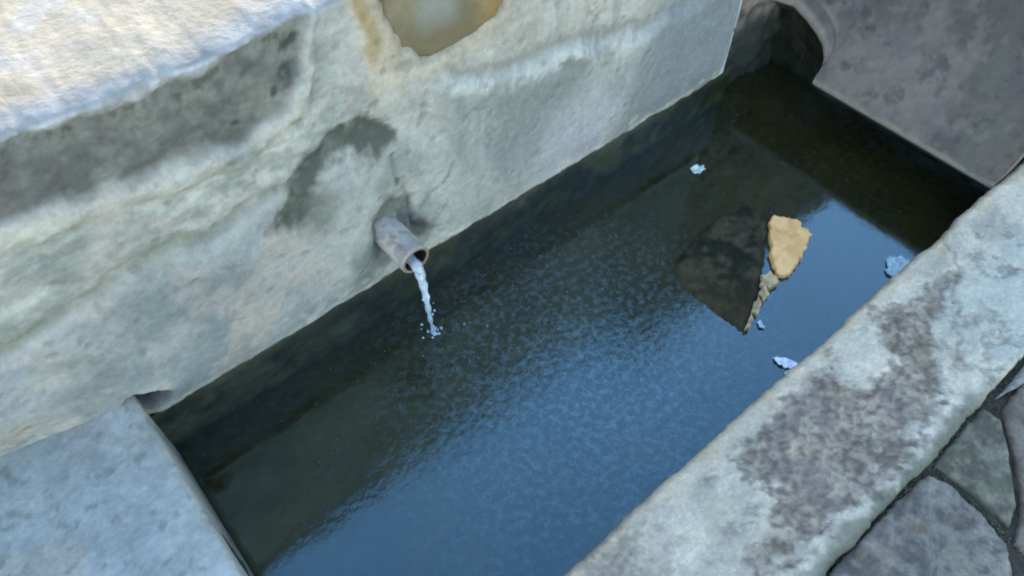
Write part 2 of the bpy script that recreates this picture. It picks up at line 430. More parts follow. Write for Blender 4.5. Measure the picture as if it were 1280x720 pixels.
PATCH = [(.598, .137), (.53, .118), (.545, .085), (.569, .064), (.545, .045), (.49, .030), (.445, .022), (.449, -.012), (.507, -.020), (.595, -.024), (.729, -.030), (.863, -.020), (.905, .0), (.921, .018), (.955, .05), (.985, .070), (1.05, .088), (1.12, .104), (1.09, .118), (.983, .123), (.93, .150), (.90, .10), (.868, .118), (.80, .142), (.73, .138)]
PALE = [(.80, .145), (.775, .105), (.80, .070), (.86, .066), (.885, .085), (.895, .12), (.87, .14)]
def build_rim():
    x = np.concatenate([np.arange(-.7, .15, .01), np.arange(.15, 1.60, .0028), np.arange(1.60, 2.6, .01)])
    # cross profile: (y, z, kind)
    prof = []
    for z in np.arange(-.42, -.012, .006): prof.append((YF, z))
    prof += [(YF, -.010), (YF-.0008, -.006), (YF-.003, -.0028), (YF-.006, -.0010)]
    ys = np.arange(YF-.009, -.052, -.0028)
    for y in ys: prof.append((y, 0))
    prof += [(-.0545, -.0015), (-.0575, -.005), (-.0590, -.010), (-.0595, -.02), (-.0600, -.06)]
    prof = np.array(prof)
    X = np.repeat(x[:, None], len(prof), 1); Yp = np.repeat(prof[None, :, 0], len(x), 0); Zp = np.repeat(prof[None, :, 1], len(x), 0)
    wx = X+.010*fbm(X, Yp, .05, 131)+.006*fbm(X, Yp, .014, 132); wy = Yp+.010*fbm(X, Yp, .05, 133)+.006*fbm(X, Yp, .014, 134)
    sd = poly_sd(wx, wy, PATCH)
    pale_i = ss(-.012, .010, poly_sd(wx, wy, PALE)+.008*fbm(X, Yp, .012, 1323, 4))
    sd = sd+.010*fbm(X, Yp, .02, 1321, 5, .65)
    patch = ss(-.012, .014, sd)*(1-pale_i)
    patch = np.clip(patch+.55*ss(.25, .7, fbm(X, Yp, .045, 1322, 6, .65))*ss(.16, .12, Yp)*ss(.38, .5, X), 0, 1)
    # second rough patches further along, left of frame and right
    other = ss(.15, .5, fbm(X, Yp, .22, 140))*(ss(.45, .30, X)+ss(1.25, 1.4, X))
    patch = np.clip(patch+other*.6, 0, 1)
    topm = ss(-.03, -.002, Zp)
    g = fbm(X, Yp, .009, 135, 3, .6); n1 = fbm(X, Yp, .08, 136); n2 = fbm(X, Yp, .025, 137)
    D = (.0022*fbm(X, Yp, .12, 138)+.0012*n2-.0035*patch*(1+.7*g))*topm
    C = lerp((.39, .39, .37), (.55, .54, .51), ss(-.7, .7, n1+.5*n2))
    C = lerp(C, (.50, .47, .40), ss(.035, .005, YF-Yp+.010*n2)*.8)
    C = lerp(C, (.20, .18, .13), ss(.006, .0, YF-Yp+.003*n2)*.5)
    C = lerp(C, (.56, .45, .33), ss(.25, .7, fbm(X, Yp, .03, 139))*ss(.06, .0, YF-Yp)*.55)
    C = lerp(C, (.40, .46, .47), ss(.95, 1.05, wx)*ss(.12, .05, wy)*.7)
    pc = lerp((.13, .108, .092), (.38, .345, .30), ss(-.75, .75, g*.9+.35*n2))
    pc = lerp(pc, (.19, .16, .125), ss(.3, .7, fbm(X, Yp, .05, 141))*.5)
    pc = lerp(pc, (.17, .145, .17), ss(.3, .7, fbm(X, Yp, .07, 142))*.4)
    C = lerp(C, pc, patch*.95)
    rimp = np.exp(-(sd/.005)**2)*topm*(1-pale_i)
    C = lerp(C, (.10, .10, .095), rimp*ss(.0, .6, n2+.2)*.6)
    # pale flecks near the outer edge and dark dirt along the joint
    fl = ss(.35, .6, fbm(X, Yp, .016, 143, 2))*ss(.02, -.03, wy)
    C = lerp(C, (.55, .56, .53), fl*.75)
    C = lerp(C, (.12, .13, .115), ss(.012, -.02, wy+.04+.012*n2-.02)*ss(.25, .45, X)*.0+ss(-.028, -.052, wy+.008*n2)*.75*ss(1.02, .86, X)+ss(-.045, -.056, Yp)*.35)
    cr = line_dist(wx, wy, [(.985, -.052), (.96, .0), (1.0, .05), (1.11, .10), (1.17, .165)])
    C = lerp(C, (.14, .145, .13), ss(.007, .001, cr)*.22*topm)
    D -= .002*ss(.006, .001, cr)*topm
    # inner wet face
    wet = ss(-.008, -.03, Zp)*(Yp > .1)
    C = lerp(C, lerp((.030, .034, .028), (.08, .085, .065), ss(-.6, .6, fbm(X, Zp, .05, 144))), wet)
    C = lerp(C, (.06, .05, .04), ss(-.01, -.02, Zp)*(Yp < 0)*.9)
    edge_j = .0035*fbm(X, X*0, .10, 145)+.0018*fbm(X, X*0, .02, 146)
    Yv = Yp+edge_j*ss(.12, .168, Yp)+(.004*fbm(X, X*0, .06, 147)+.002*fbm(X, X*0, .015, 148))*ss(0, -.058, Yp)
    P = np.stack([X, Yv, Zp+D], -1)
    return link('coping', grid_mesh('coping', P, C, flip=True, k=(.80, .64, .475)), M_rim, trough)
build_rim()

# ------------------------------------------------------------ left slab
def slab_mesh(name, x0, x1, y0, y1, zt, th, colf, step=.004, r=.006, amp=.0015, seed=1, jit=.0010):
    """box slab with rounded arris: a square grid pulled over the edges (open bottom closed by a quad)"""
    nx = int((x1-x0)/step); ny = int((y1-y0)/step)
    def axis(a, b, n):
        t = np.linspace(a, b, n)
        return np.concatenate([[a]*4, t, [b]*4])
    def prof(n):
        z = [-th, -r*1.5, -r*.7, -r*.2]; return np.concatenate([z, np.zeros(n), z[::-1]])
    xs = axis(x0, x1, nx); ys = axis(y0, y1, ny); zx = prof(nx); zy = prof(ny)
    X, Y = np.meshgrid(xs, ys, indexing='ij'); Z = zt+np.minimum(zx[:, None], zy[None, :])
    ix = np.minimum(np.arange(len(xs)), np.arange(len(xs))[::-1]); iy = np.minimum(np.arange(len(ys)), np.arange(len(ys))[::-1])
    ins = np.array([0, 0, .1, .4, 1]+[1]*max(len(xs), len(ys)))*r
    # pull the top verts in by the radius
    X = X+np.where(np.arange(len(xs))[:, None] < len(xs)/2, 1, -1)*(ins[np.minimum(ix, 5)][:, None]+0*Y)*ss(.02, 0, np.minimum(X-x0, x1-X))
    Y = Y+np.where(np.arange(len(ys))[None, :] < len(ys)/2, 1, -1)*(ins[np.minimum(iy, 5)][None, :]+0*X)*ss(.02, 0, np.minimum(Y-y0, y1-Y))
    top = ss(zt-.004, zt-.001, Z)
    Zd = Z+amp*fbm(X, Y, .10, seed)*top
    X = X+jit*fbm(Y, Y*0, .08, seed+1)*ss(.05, 0, x1-X)
    Y = Y+jit*fbm(X, X*0, .08, seed+2)*ss(.05, 0, y1-Y)
    Y = np.minimum(Y, .746+np.clip(-.098-X, 0, 1)*1.1)
    C = colf(X, Y, Z)
    me = grid_mesh(name, np.stack([X, Y, Zd], -1), C, k=(.64, .565, .48))
    return me
def slab_col(X, Y, Z):
    n1 = fbm(X, Y, .14, 151); n2 = fbm(X, Y, .03, 152)
    C = lerp((.36, .41, .43), (.46, .49, .50), ss(-.7, .7, n1+.4*n2))
    C = lerp(C, (.44, .42, .38), ss(.1, .7, fbm(X, Y, .09, 153))*.6)
    C = lerp(C, (.36, .37, .31), ss(.03, .0, XL-X+.004*n2)*.45)
    C = lerp(C, (.50, .52, .52), ss(.05, .02, np.abs(XL-X-.03)+.01*n2)*.3)
    C = lerp(C, (.62, .64, .64), ss(.7, .95, fbm(X, Y, .014, 154, 2))*.25)
    C = C*(1+.16*fbm(X, Y, .012, 156, 5, .65)+.10*fbm(X, Y, .05, 157))[..., None]
    C = lerp(C, (.22, .23, .22), ss(.60, .85, fbm(X, Y, .016, 158, 3))*.6)
    C = lerp(C, (.24, .25, .22), ss(.35, .9, fbm(X, Y, .07, 159, 5, .6))*.35)
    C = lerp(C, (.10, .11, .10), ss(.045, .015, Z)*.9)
    return C
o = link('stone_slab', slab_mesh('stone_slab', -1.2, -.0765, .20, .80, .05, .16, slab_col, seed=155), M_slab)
tag(o, 'smooth blue-grey concrete slab lying over the left end of the trough', 'slab')
# ------------------------------------------------------------ leaning grey end slab with the arched hole
K = .9; THK = .055
def build_end_slab():
    # slab plane: (y, t) with t = distance up the slope
    ln = math.hypot(1, K)
    ux, uz = 1/ln, K/ln
    outline_arch = [(.594, 0), (.588, .012), (.5885, .030), (.600, .055), (.622, .078), (.651, .093), (.690, .110), (.735, .120), (.78, .112), (.83, .085)]
    def lower(y):
        return np.interp(y, [.168, .586, .588, .600, .622, .651, .690, .735, .78, .86], [0, 0, .030, .055, .078, .093, .108, .120, .112, .07])
    ys = np.concatenate([np.arange(.168, .584, .004), np.arange(.584, .604, .0012), np.arange(.604, .86, .004)])
    n = 120; T1 = .62
    low = lower(ys)
    tt = (np.linspace(0, 1, n)**1.15)
    S = low[:, None]+(T1-low)[:, None]*tt[None, :]
    Yg = np.repeat(ys[:, None], n, 1)
    # rounded pale arris: normal offset falling at the lower edge
    dl = S-low[:, None]
    off = -.010*np.exp(-dl/.006)
    off += .0016*fbm(Yg, S, .10, 171)+.0008*fbm(Yg, S, .02, 172)
    groove = np.exp(-((np.abs(dl-.035))/.004)**2)*ss(.57, .60, Yg)
    off -= .003*groove
    def pos(y, s, o): return np.stack([XR+s*ux-o*uz, y, s*uz+o*ux], -1)
    top = pos(Yg, S, off)
    n1 = fbm(Yg, S, .13, 173); n2 = fbm(Yg, S, .03, 174)
    C = lerp((.155, .130, .118), (.275, .240, .225), ss(-.7, .7, n1+.4*n2))
    C = lerp(C, (.17, .14, .17), ss(.2, .7, fbm(Yg, S, .09, 175))*.5)
    C = lerp(C, (.17, .19, .16), ss(.2, .7, fbm(Yg, S, .12, 176))*.5)
    C = lerp(C, (.19, .15, .12), ss(.26, .19, Yg+.02*n2)*ss(.25, .05, S)*.6)
    C = lerp(C, (.07, .065, .07), ss(.30, .7, fbm(Yg, S, .035, 177, 5, .6))*.55)
    C = lerp(C, (.30, .27, .25), ss(.35, .7, fbm(Yg, S, .05, 178, 6, .65))*.5)
    C = lerp(C, (.38, .375, .34), ss(.011, .003, dl+.003*n2)*.9)  # light catching the rounded lower lip painted pale
    C = lerp(C, (.46, .42, .42), ss(.026, .010, dl)*ss(.575, .60, Yg)*.85)  # lit lip of the arch painted paler still
    C = lerp(C, (.40, .37, .37), np.exp(-((dl-.046)/.006)**2)*ss(.60, .62, Yg)*ss(.70, .66, Yg)*.6)
    rows = [top]
    # underside
    under_edge = pos(Yg[:, :1], S[:, :1]+.004, np.full((len(ys), 1), -THK))
    mid_edge = pos(Yg[:, :1], S[:, :1]-.001, np.full((len(ys), 1), -.016))
    P = np.concatenate([under_edge, mid_edge, top], 1)
    Cd = np.tile((.035, .037, .032), (len(ys), 1, 1)).reshape(len(ys), 1, 3)  # near-black underside, shade below the slab put into the colour
    C = np.concatenate([Cd, Cd*1.3, C], 1)
    # close top end and back
    endr = pos(Yg[:, -1:], S[:, -1:], np.full((len(ys), 1), -THK))
    P = np.concatenate([P, endr, under_edge], 1); C = np.concatenate([C, Cd, Cd], 1)
    me = grid_mesh('end_slab', P, C, flip=True, k=(.45, .385, .315))
    o = link('end_slab', me, M_grey)
    # side face towards the front
    bm = bmesh.new(); bm.from_mesh(me)
    me2 = o.data
    tag(o, 'dark grey stone slab leaning over the right end of the trough, arched hole in its corner', 'stone slab')
    # front cheek closing the slab's section
    q = [pos(np.array(.1682), np.array(s), np.array(t)) for s, t in ((0, -.010), (.03, 0), (T1, 0), (T1, -THK), (0.004, -THK))]
    me3 = bpy.data.meshes.new('slab_cheek'); me3.from_pydata([tuple(v) for v in q], [], [(0, 1, 2, 3, 4)])
    paint(me3, np.tile((.15, .13, .11), (5, 1))); c = link('slab_cheek', me3, M_grey, None, smooth=False); c.parent = o
    bm.free()
    return o
end_slab = build_end_slab()
# masonry carrying the raised end of the slab, beyond the trough
bm = bmesh.new(); bmesh.ops.create_cube(bm, size=1)
for v in bm.verts: v.co = Vector((1.66+v.co.x*.30, .515+v.co.y*.69, -.12+v.co.z*.60+(.14 if v.co.z > 0 and v.co.x > 0 else (-.06 if v.co.z > 0 else 0))))
bmesh.ops.bevel(bm, geom=bm.edges[:], offset=.012, segments=2, affect='EDGES')
me = bpy.data.meshes.new('support_block'); bm.to_mesh(me); bm.free(); paint(me, np.tile((.14, .13, .12), (len(me.vertices), 1)))
tag(link('support_block', me, M_grey, smooth=False), 'rough masonry support hidden beneath the raised end of the leaning slab', 'masonry')

# ------------------------------------------------------------ water
SPL = (.380, .655)
def mat_water():
    m = bpy.data.materials.new('trough_water'); m.use_nodes = True
    t = m.node_tree; N = t.nodes; L = t.links; b = N['Principled BSDF']
    tc = N.new('ShaderNodeTexCoord')
    n = N.new('ShaderNodeTexNoise'); n.inputs['Scale'].default_value = 7; n.inputs['Detail'].default_value = 4
    cr = N.new('ShaderNodeValToRGB')
    cr.color_ramp.elements[0].position = .35; cr.color_ramp.elements[0].color = (.016, .013, .003, 1)
    cr.color_ramp.elements[1].position = .7; cr.color_ramp.elements[1].color = (.026, .019, .004, 1)
    L.new(tc.outputs['Object'], n.inputs['Vector']); L.new(n.outputs['Fac'], cr.inputs['Fac']); 
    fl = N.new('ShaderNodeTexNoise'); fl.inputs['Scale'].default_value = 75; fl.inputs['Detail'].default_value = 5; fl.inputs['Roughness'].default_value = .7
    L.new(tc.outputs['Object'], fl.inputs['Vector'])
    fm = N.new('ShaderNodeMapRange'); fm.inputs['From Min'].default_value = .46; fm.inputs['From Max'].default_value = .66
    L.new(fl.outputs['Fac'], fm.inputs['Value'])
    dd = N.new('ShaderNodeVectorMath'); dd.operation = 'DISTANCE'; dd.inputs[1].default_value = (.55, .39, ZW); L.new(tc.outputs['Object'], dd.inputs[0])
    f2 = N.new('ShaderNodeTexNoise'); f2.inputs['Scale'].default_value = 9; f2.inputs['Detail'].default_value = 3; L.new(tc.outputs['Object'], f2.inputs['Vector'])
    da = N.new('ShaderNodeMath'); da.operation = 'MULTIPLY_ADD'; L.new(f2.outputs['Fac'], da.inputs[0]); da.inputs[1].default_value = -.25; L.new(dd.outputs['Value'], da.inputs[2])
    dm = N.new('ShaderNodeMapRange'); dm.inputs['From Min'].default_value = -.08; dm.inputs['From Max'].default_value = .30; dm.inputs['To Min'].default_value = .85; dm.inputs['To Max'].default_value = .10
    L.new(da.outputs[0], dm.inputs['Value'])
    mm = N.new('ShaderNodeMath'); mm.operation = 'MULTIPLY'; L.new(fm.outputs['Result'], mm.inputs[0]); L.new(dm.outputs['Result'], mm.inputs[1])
    mx = N.new('ShaderNodeMix'); mx.data_type = 'RGBA'; L.new(mm.outputs[0], mx.inputs[0]); L.new(cr.outputs['Color'], mx.inputs[6]); mx.inputs[7].default_value = (.080, .118, .132, 1)  # paler blue flecks painted for ripples reflecting the sky
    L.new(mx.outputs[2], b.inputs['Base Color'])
    b.inputs['IOR'].default_value = 1.8
    b.inputs['Specular Tint'].default_value = (.53, .87, 1.0, 1)
    b.inputs['Roughness'].default_value = .04
    n2 = N.new('ShaderNodeTexNoise'); n2.inputs['Scale'].default_value = 85; n2.inputs['Detail'].default_value = 5; n2.inputs['Roughness'].default_value = .6
    film = N.new('ShaderNodeTexVoronoi'); film.inputs['Scale'].default_value = 95; film.feature = 'SMOOTH_F1'
    fr = N.new('ShaderNodeMapRange'); fr.inputs['From Min'].default_value = .0; fr.inputs['From Max'].default_value = .6
    fr.inputs['To Min'].default_value = .0; fr.inputs['To Max'].default_value = .09
    L.new(tc.outputs['Object'], film.inputs['Vector']); L.new(film.outputs['Distance'], fr.inputs['Value']); L.new(fr.outputs['Result'], b.inputs['Roughness'])
    n3 = N.new('ShaderNodeTexNoise'); n3.inputs['Scale'].default_value = 9; n3.inputs['Detail'].default_value = 2
    w = N.new('ShaderNodeVectorMath'); w.operation = 'DISTANCE'; w.inputs[1].default_value = (.50, .56, ZW)
    L.new(tc.outputs['Object'], w.inputs[0])
    mr = N.new('ShaderNodeMapRange'); mr.inputs['From Min'].default_value = .05; mr.inputs['From Max'].default_value = .55
    mr.inputs['To Min'].default_value = .27; mr.inputs['To Max'].default_value = .03
    L.new(w.outputs['Value'], mr.inputs['Value'])
    bp = N.new('ShaderNodeBump'); bp.inputs['Distance'].default_value = .004
    L.new(mr.outputs['Result'], bp.inputs['Strength'])
    L.new(tc.outputs['Object'], n2.inputs['Vector']); L.new(n2.outputs['Fac'], bp.inputs['Height'])
    bp2 = N.new('ShaderNodeBump'); bp2.inputs['Distance'].default_value = .004; bp2.inputs['Strength'].default_value = .12
    L.new(tc.outputs['Object'], n3.inputs['Vector']); L.new(n3.outputs['Fac'], bp2.inputs['Height']); L.new(bp.outputs['Normal'], bp2.inputs['Normal'])
    L.new(bp2.outputs['Normal'], b.inputs['Normal'])
    return m
def build_water():
    x = np.arange(-.14, 1.52, .004); y = np.arange(.15, .84, .004)
    X, Y = np.meshgrid(x, y, indexing='ij')
    r = np.hypot(X-SPL[0], Y-SPL[1])
    Z = ZW+.0006*np.sin((r+.006*fbm(X, Y, .05, 183))*2*math.pi/.027)*np.exp(-r/.06)*(1+.5*fbm(X, Y, .05, 181))*ss(0, .02, r)+.0004*fbm(X, Y, .035, 182)*np.exp(-r/.3)
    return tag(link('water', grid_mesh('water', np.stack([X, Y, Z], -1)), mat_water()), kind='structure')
build_water()

# ------------------------------------------------------------ spout pipe and falling water
def tube(path, radii, seg=40, inner=None, cap=False):
    """ring sweep; returns P grid"""
    path = [Vector(p) for p in path]; rows = []
    for i, p in enumerate(path):
        d = (path[min(i+1, len(path)-1)]-path[max(i-1, 0)]).normalized()
        a = d.cross(Vector((0, 0, 1)) if abs(d.z) < .9 else Vector((1, 0, 0))).normalized(); b = a.cross(d).normalized()
        rows.append([p+radii[i]*(math.cos(k/seg*2*math.pi)*a+math.sin(k/seg*2*math.pi)*b) for k in range(seg)])
    return np.array(rows)
def build_spout():
    a = Vector((.364, .765, .101)); e = Vector((.366, .655, .097))
    n = 26; r = .0262; ri = .0205
    path = [a+(e-a)*t for t in np.linspace(0, 1, n)]
    d = (e-a).normalized()
    outer = tube(path, [r]*n, 48)
    face_ = tube([e+d*.0008]*2, [r-.0012, ri+.0010], 48)
    # same frame for the front ring and the bore
    def ring(c, rad):
        aa = d.cross(Vector((0, 0, 1))).normalized(); bb = aa.cross(d).normalized()
        return np.array([[c+rad*(math.cos(k/48*2*math.pi)*aa+math.sin(k/48*2*math.pi)*bb) for k in range(48)]])
    bore = [ring(e+d*.0012, r-.001), ring(e+d*.0014, ri+.001), ring(e, ri)]+[ring(e-d*t, ri) for t in np.linspace(.005, .09, 10)]+[ring(e-d*.0901, .0002)]
    P = np.concatenate([outer]+bore, 0)
    rr = np.linspace(0, 1, len(P))[:, None]*np.ones((1, 48)); th = np.arange(48)[None, :]*np.ones((len(P), 1))
    nz = fbm(rr*.3, th*.006, .03, 191)
    P = P+(.0006*nz)[..., None]*0
    C = lerp((.42, .42, .46), (.62, .62, .66), ss(-.6, .6, nz))
    C = lerp(C, (.30, .20, .14), ss(.35, .8, fbm(rr*.3, th*.006, .015, 192))*.6)
    C[26:28] = (.30, .22, .19); C[28:] = (.012, .010, .009)
    root = empty('spout_pipe', a)
    tag(root, 'short grey metal pipe sticking out of the foot of the wall, pouring water', 'pipe')
    m = mat_surface('galvanised_pipe', rough=.45, grain=.12, fine=.006, bump=.25)
    link('pipe_tube', grid_mesh('pipe_tube', P, C, closed=True), m, root)
    # stream
    m = bpy.data.materials.new('falling_water'); m.use_nodes = True
    t = m.node_tree; N = t.nodes; L = t.links; b = N['Principled BSDF']
    b.inputs['Base Color'].default_value = (.86, .88, .90, 1); b.inputs['Roughness'].default_value = .08; b.inputs['IOR'].default_value = 1.4
    b.inputs['Transmission Weight'].default_value = .72
    n2 = N.new('ShaderNodeTexNoise'); n2.inputs['Scale'].default_value = 90
    mp = N.new('ShaderNodeMapping'); mp.inputs['Scale'].default_value = (1, 1, .25); tc = N.new('ShaderNodeTexCoord')
    bp = N.new('ShaderNodeBump'); bp.inputs['Strength'].default_value = .35; bp.inputs['Distance'].default_value = .004
    L.new(tc.outputs['Object'], mp.inputs[0]); L.new(mp.outputs[0], n2.inputs['Vector']); L.new(n2.outputs['Fac'], bp.inputs['Height']); L.new(bp.outputs['Normal'], b.inputs['Normal'])
    sroot = empty('water_stream', (SPL[0], SPL[1], ZW))
    tag(sroot, 'thin whitish stream of water falling from the pipe into the trough', 'water stream')
    pts = []; rad = []
    s0 = e-d*.04+Vector((0, 0, -.0150)); s1 = e+Vector((.0010, -.003, -.0150))
    for i, tt in enumerate(np.linspace(0, 1, 26)):
        if i < 4: p = s0.lerp(s1, i/4)
        else:
            k = (i-4)/21; p = Vector((s1.x+(SPL[0]-s1.x)*k, s1.y+(.012)*0+(SPL[1]-s1.y)*k*.6, s1.z+(ZW-.002-s1.z)*(k**1.15)))
        pts.append(p); rad.append(.0100-.0078*(i/25)+.0012*math.sin(i*1.9))
    Ps = tube(pts, rad, 20)
    thk = np.arange(20)[None, :]/20*2*math.pi
    c = np.array(pts)[:, None, :]
    Ps = c+(Ps-c)*(1+.12*np.sin(thk*3+np.arange(26)[:, None]*.35))[..., None]
    link('falling_jet', grid_mesh('falling_jet', Ps, closed=True), m, sroot)
    # foam where the stream lands
    bm = bmesh.new(); rnd = random.Random(5)
    ex, ey = pts[-1].x, pts[-1].y
    for k in range(7):
        q = pts[6+int(rnd.random()*19)]; s = rnd.uniform(.0007, .0020)
        bmesh.ops.create_icosphere(bm, subdivisions=2, radius=1, matrix=Matrix.Translation((q.x+rnd.gauss(0, .006), q.y+rnd.gauss(0, .006), max(q.z, ZW)))@Matrix.Diagonal((s, s, s*1.5, 1)))
    for k in range(40):
        a_ = rnd.random()*6.283; rr_ = abs(rnd.gauss(0, .010)); s = rnd.uniform(.0008, .0026)
        mt = Matrix.Translation((ex+rr_*math.cos(a_), ey+rr_*math.sin(a_), ZW+.0006))@Matrix.Diagonal((s, s, s*.7, 1))
        bmesh.ops.create_icosphere(bm, subdivisions=2, radius=1, matrix=mt)
    me = bpy.data.meshes.new('foam'); bm.to_mesh(me); bm.free()
    fm = mat_plain('foam_bubbles', (.40, .43, .45), .2, var=.1)
    tag(link('foam', me, fm, sroot), kind='stuff')
    return fm
M_foam = build_spout()

# ------------------------------------------------------------ things in the water
def prism(name, pts, z0, z1, mat, colf, rough=.003, k=None, seed=1, parent=None, rings=7, tilt=(0, 0), chamfer=.006, sub=8, smooth=2, jag=0):
    """a flat-topped lump with the outline pts (x, y): broken, slightly rounded edges"""
    pts = [Vector((a, b)) for a, b in pts]
    area = sum(pts[i].x*pts[(i+1) % len(pts)].y-pts[(i+1) % len(pts)].x*pts[i].y for i in range(len(pts)))
    if area < 0: pts = pts[::-1]
    c = sum(pts, Vector((0, 0)))/len(pts)
    out = []
    for i, p in enumerate(pts):
        q = pts[(i+1) % len(pts)]
        for j in range(sub): out.append(p.lerp(q, j/sub))
    out = np.array([tuple(p) for p in out])
    for _ in range(smooth): out = .25*np.roll(out, 1, 0)+.5*out+.25*np.roll(out, -1, 0)
    cc = np.array(tuple(c))
    if jag: out = cc+(out-cc)*(1+jag*fbm(out[:, 0], out[:, 1], .010, seed+9, 4, .6))[:, None]
    prof = [(1.0, z0), (1.0, z1-chamfer*1.5), (1-.15*chamfer/.02, z1-chamfer*.6), (1-.35*chamfer/.02, z1-chamfer*.15), (1-.7*chamfer/.02, z1)]
    s_in = prof[-1][0]
    prof += [(s_in*(1-j/rings), z1) for j in range(1, rings)]+[(.001, z1)]
    P = np.array([[(cc[0]+(o_[0]-cc[0])*s, cc[1]+(o_[1]-cc[1])*s, z) for o_ in out] for s, z in prof])
    nn = fbm(P[..., 0], P[..., 1]+P[..., 2]*.7, .03, seed)
    P[..., 0] += rough*fbm(P[..., 1], P[..., 2], .02, seed+1)*.6
    P[..., 1] += rough*fbm(P[..., 0], P[..., 2], .02, seed+2)*.6
    topm = ss(z1-.004, z1, P[..., 2])
    P[..., 2] += (rough*nn + tilt[0]*(P[..., 0]-cc[0])+tilt[1]*(P[..., 1]-cc[1]))*topm
    C = colf(P[..., 0], P[..., 1], P[..., 2])
    return link(name, grid_mesh(name, P, C, closed=True, k=k), mat, parent)
def refl_dark_col(X, Y, Z):
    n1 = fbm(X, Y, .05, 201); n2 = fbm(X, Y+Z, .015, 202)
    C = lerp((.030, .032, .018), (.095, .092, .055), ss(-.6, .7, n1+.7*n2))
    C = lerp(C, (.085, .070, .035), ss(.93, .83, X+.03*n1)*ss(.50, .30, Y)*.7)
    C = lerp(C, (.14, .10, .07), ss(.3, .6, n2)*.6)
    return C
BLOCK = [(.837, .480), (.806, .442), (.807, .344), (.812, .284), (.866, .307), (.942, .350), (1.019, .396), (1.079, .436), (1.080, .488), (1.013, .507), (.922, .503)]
o = prism('reflection_block', BLOCK, -.40, -.113, M_refl_dark, refl_dark_col, rough=.0045, rings=30, seed=203, chamfer=.006, jag=.04, smooth=1)  # solid block added in place of a shaded building's mirror image
tag(o, 'dark block at the water surface standing in for the reflection of a shaded building', 'reflection stand-in')
def refl_pale_col(X, Y, Z):
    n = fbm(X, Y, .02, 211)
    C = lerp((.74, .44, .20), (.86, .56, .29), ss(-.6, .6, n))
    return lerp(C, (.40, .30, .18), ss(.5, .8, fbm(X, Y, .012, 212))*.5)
M_refl_pale = mat_surface('pale_reflection', grain=.08, bump=.25)  # bright beige for the sunlit part of the mirrored building
o = prism('reflection_chip', [(1.050, .418), (1.078, .434), (1.097, .424), (1.110, .385), (1.103, .352), (1.060, .338), (1.010, .322), (.984, .316), (.966, .329), (.985, .362)], -.135, -.106, M_refl_pale, refl_pale_col, rough=.0025, k=(1, .82, .60), seed=213, chamfer=.003, smooth=0, jag=.10)  # solid piece added in place of a sunlit wall's reflection
tag(o, 'large pale beige piece beside the dark block, standing in for a sunlit wall reflected in the water', 'sunlit reflection stand-in', group='pale beige pieces standing in for the reflection of a sunlit wall')
def refl_bit_col(X, Y, Z):
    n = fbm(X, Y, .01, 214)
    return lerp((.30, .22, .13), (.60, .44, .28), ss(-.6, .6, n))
crumbs = [([(.965, .345), (.955, .318), (.930, .320), (.922, .336), (.940, .349)], 'thumb-sized beige piece under the tip of the large one, standing in for sunlit reflection'),
          ([(.926, .332), (.912, .312), (.893, .310), (.897, .326)], 'flat beige piece, second in the trail standing in for sunlit reflection'),
          ([(.893, .321), (.882, .305), (.862, .299), (.858, .309), (.876, .318)], 'elongated beige piece, third in the trail standing in for sunlit reflection'),
          ([(.853, .306), (.845, .296), (.822, .287), (.820, .294)], 'thin beige sliver ending the trail that stands in for sunlit reflection')]
for i, (pts, lab) in enumerate(crumbs):  # crumbs: small pieces standing in for sunlit reflection
    o = prism('reflection_bit', pts, -.125, -.108, M_refl_pale, refl_bit_col, rough=.0018, k=(1, .88, .70), seed=220+i*3, rings=4, chamfer=.002, sub=8, smooth=0, jag=.35)  # small pieces added to continue the sunlit reflection
    tag(o, lab, 'small reflection stand-in', group='pale beige pieces standing in for the reflection of a sunlit wall')

# floating litter: crumpled scraps with thickness
def scrap(name, x, y, lx, ly, rz, col, label, seed, alpha=0.0, cat='plastic scrap', h=.0035):
    n, m = 26, 14
    u = np.linspace(-1, 1, n); v = np.linspace(-1, 1, m)
    U, V = np.meshgrid(u, v, indexing='ij')
    w = 1-.35*np.abs(U)**3+.22*fbm(U, U*0, .5, seed)
    px = U*lx/2*(1+.15*fbm(V, V*0, .5, seed+1)); py = V*ly/2*w
    pz = h*(.6+.8*fbm(U*lx, V*ly, .012, seed+2, 3))
    ca, sa = math.cos(rz), math.sin(rz)
    top = np.stack([px*ca-py*sa, px*sa+py*ca, pz], -1)
    bot = top.copy(); bot[..., 2] -= .0012
    me = grid_mesh(name, top)
    o = link(name, me, None)
    o.location = (x, y, ZW+.002)
    sol = o.modifiers.new('thickness', 'SOLIDIFY'); sol.thickness = .0010
    mt = mat_plain(name+'_film', col, .25, var=.18, scale=160)
    if alpha: mt.node_tree.nodes['Principled BSDF'].inputs['Transmission Weight'].default_value = alpha
    me.materials.append(mt)
    tag(o, label, cat)
    return o
scrap('plastic_scrap', .822, .196, .048, .020, R(-62), (.80, .84, .88), 'small light-blue plastic scrap floating beside the front coping', 231)
scrap('plastic_scrap', .808, .178, .020, .022, R(15), (.60, .70, .72), 'tiny whitish plastic shred touching the coping below the light-blue scrap', 234)
scrap('plastic_bag', 1.168, .192, .060, .046, R(30), (.62, .76, .78), 'pale turquoise plastic bag remnant floating near the right corner of the coping', 237, .35, 'plastic bag')
scrap('floating_leaf', 1.074, .628, .030, .021, R(-20), (.48, .50, .42), 'single pale leaf floating alone in the dark water by the back wall', 240, 0, 'leaf')
scrap('paper_shred', .852, .281, .016, .011, R(60), (.42, .46, .48), 'small whitish paper shred floating off the pointed corner of the dark reflection block', 243, 0, 'paper shred')
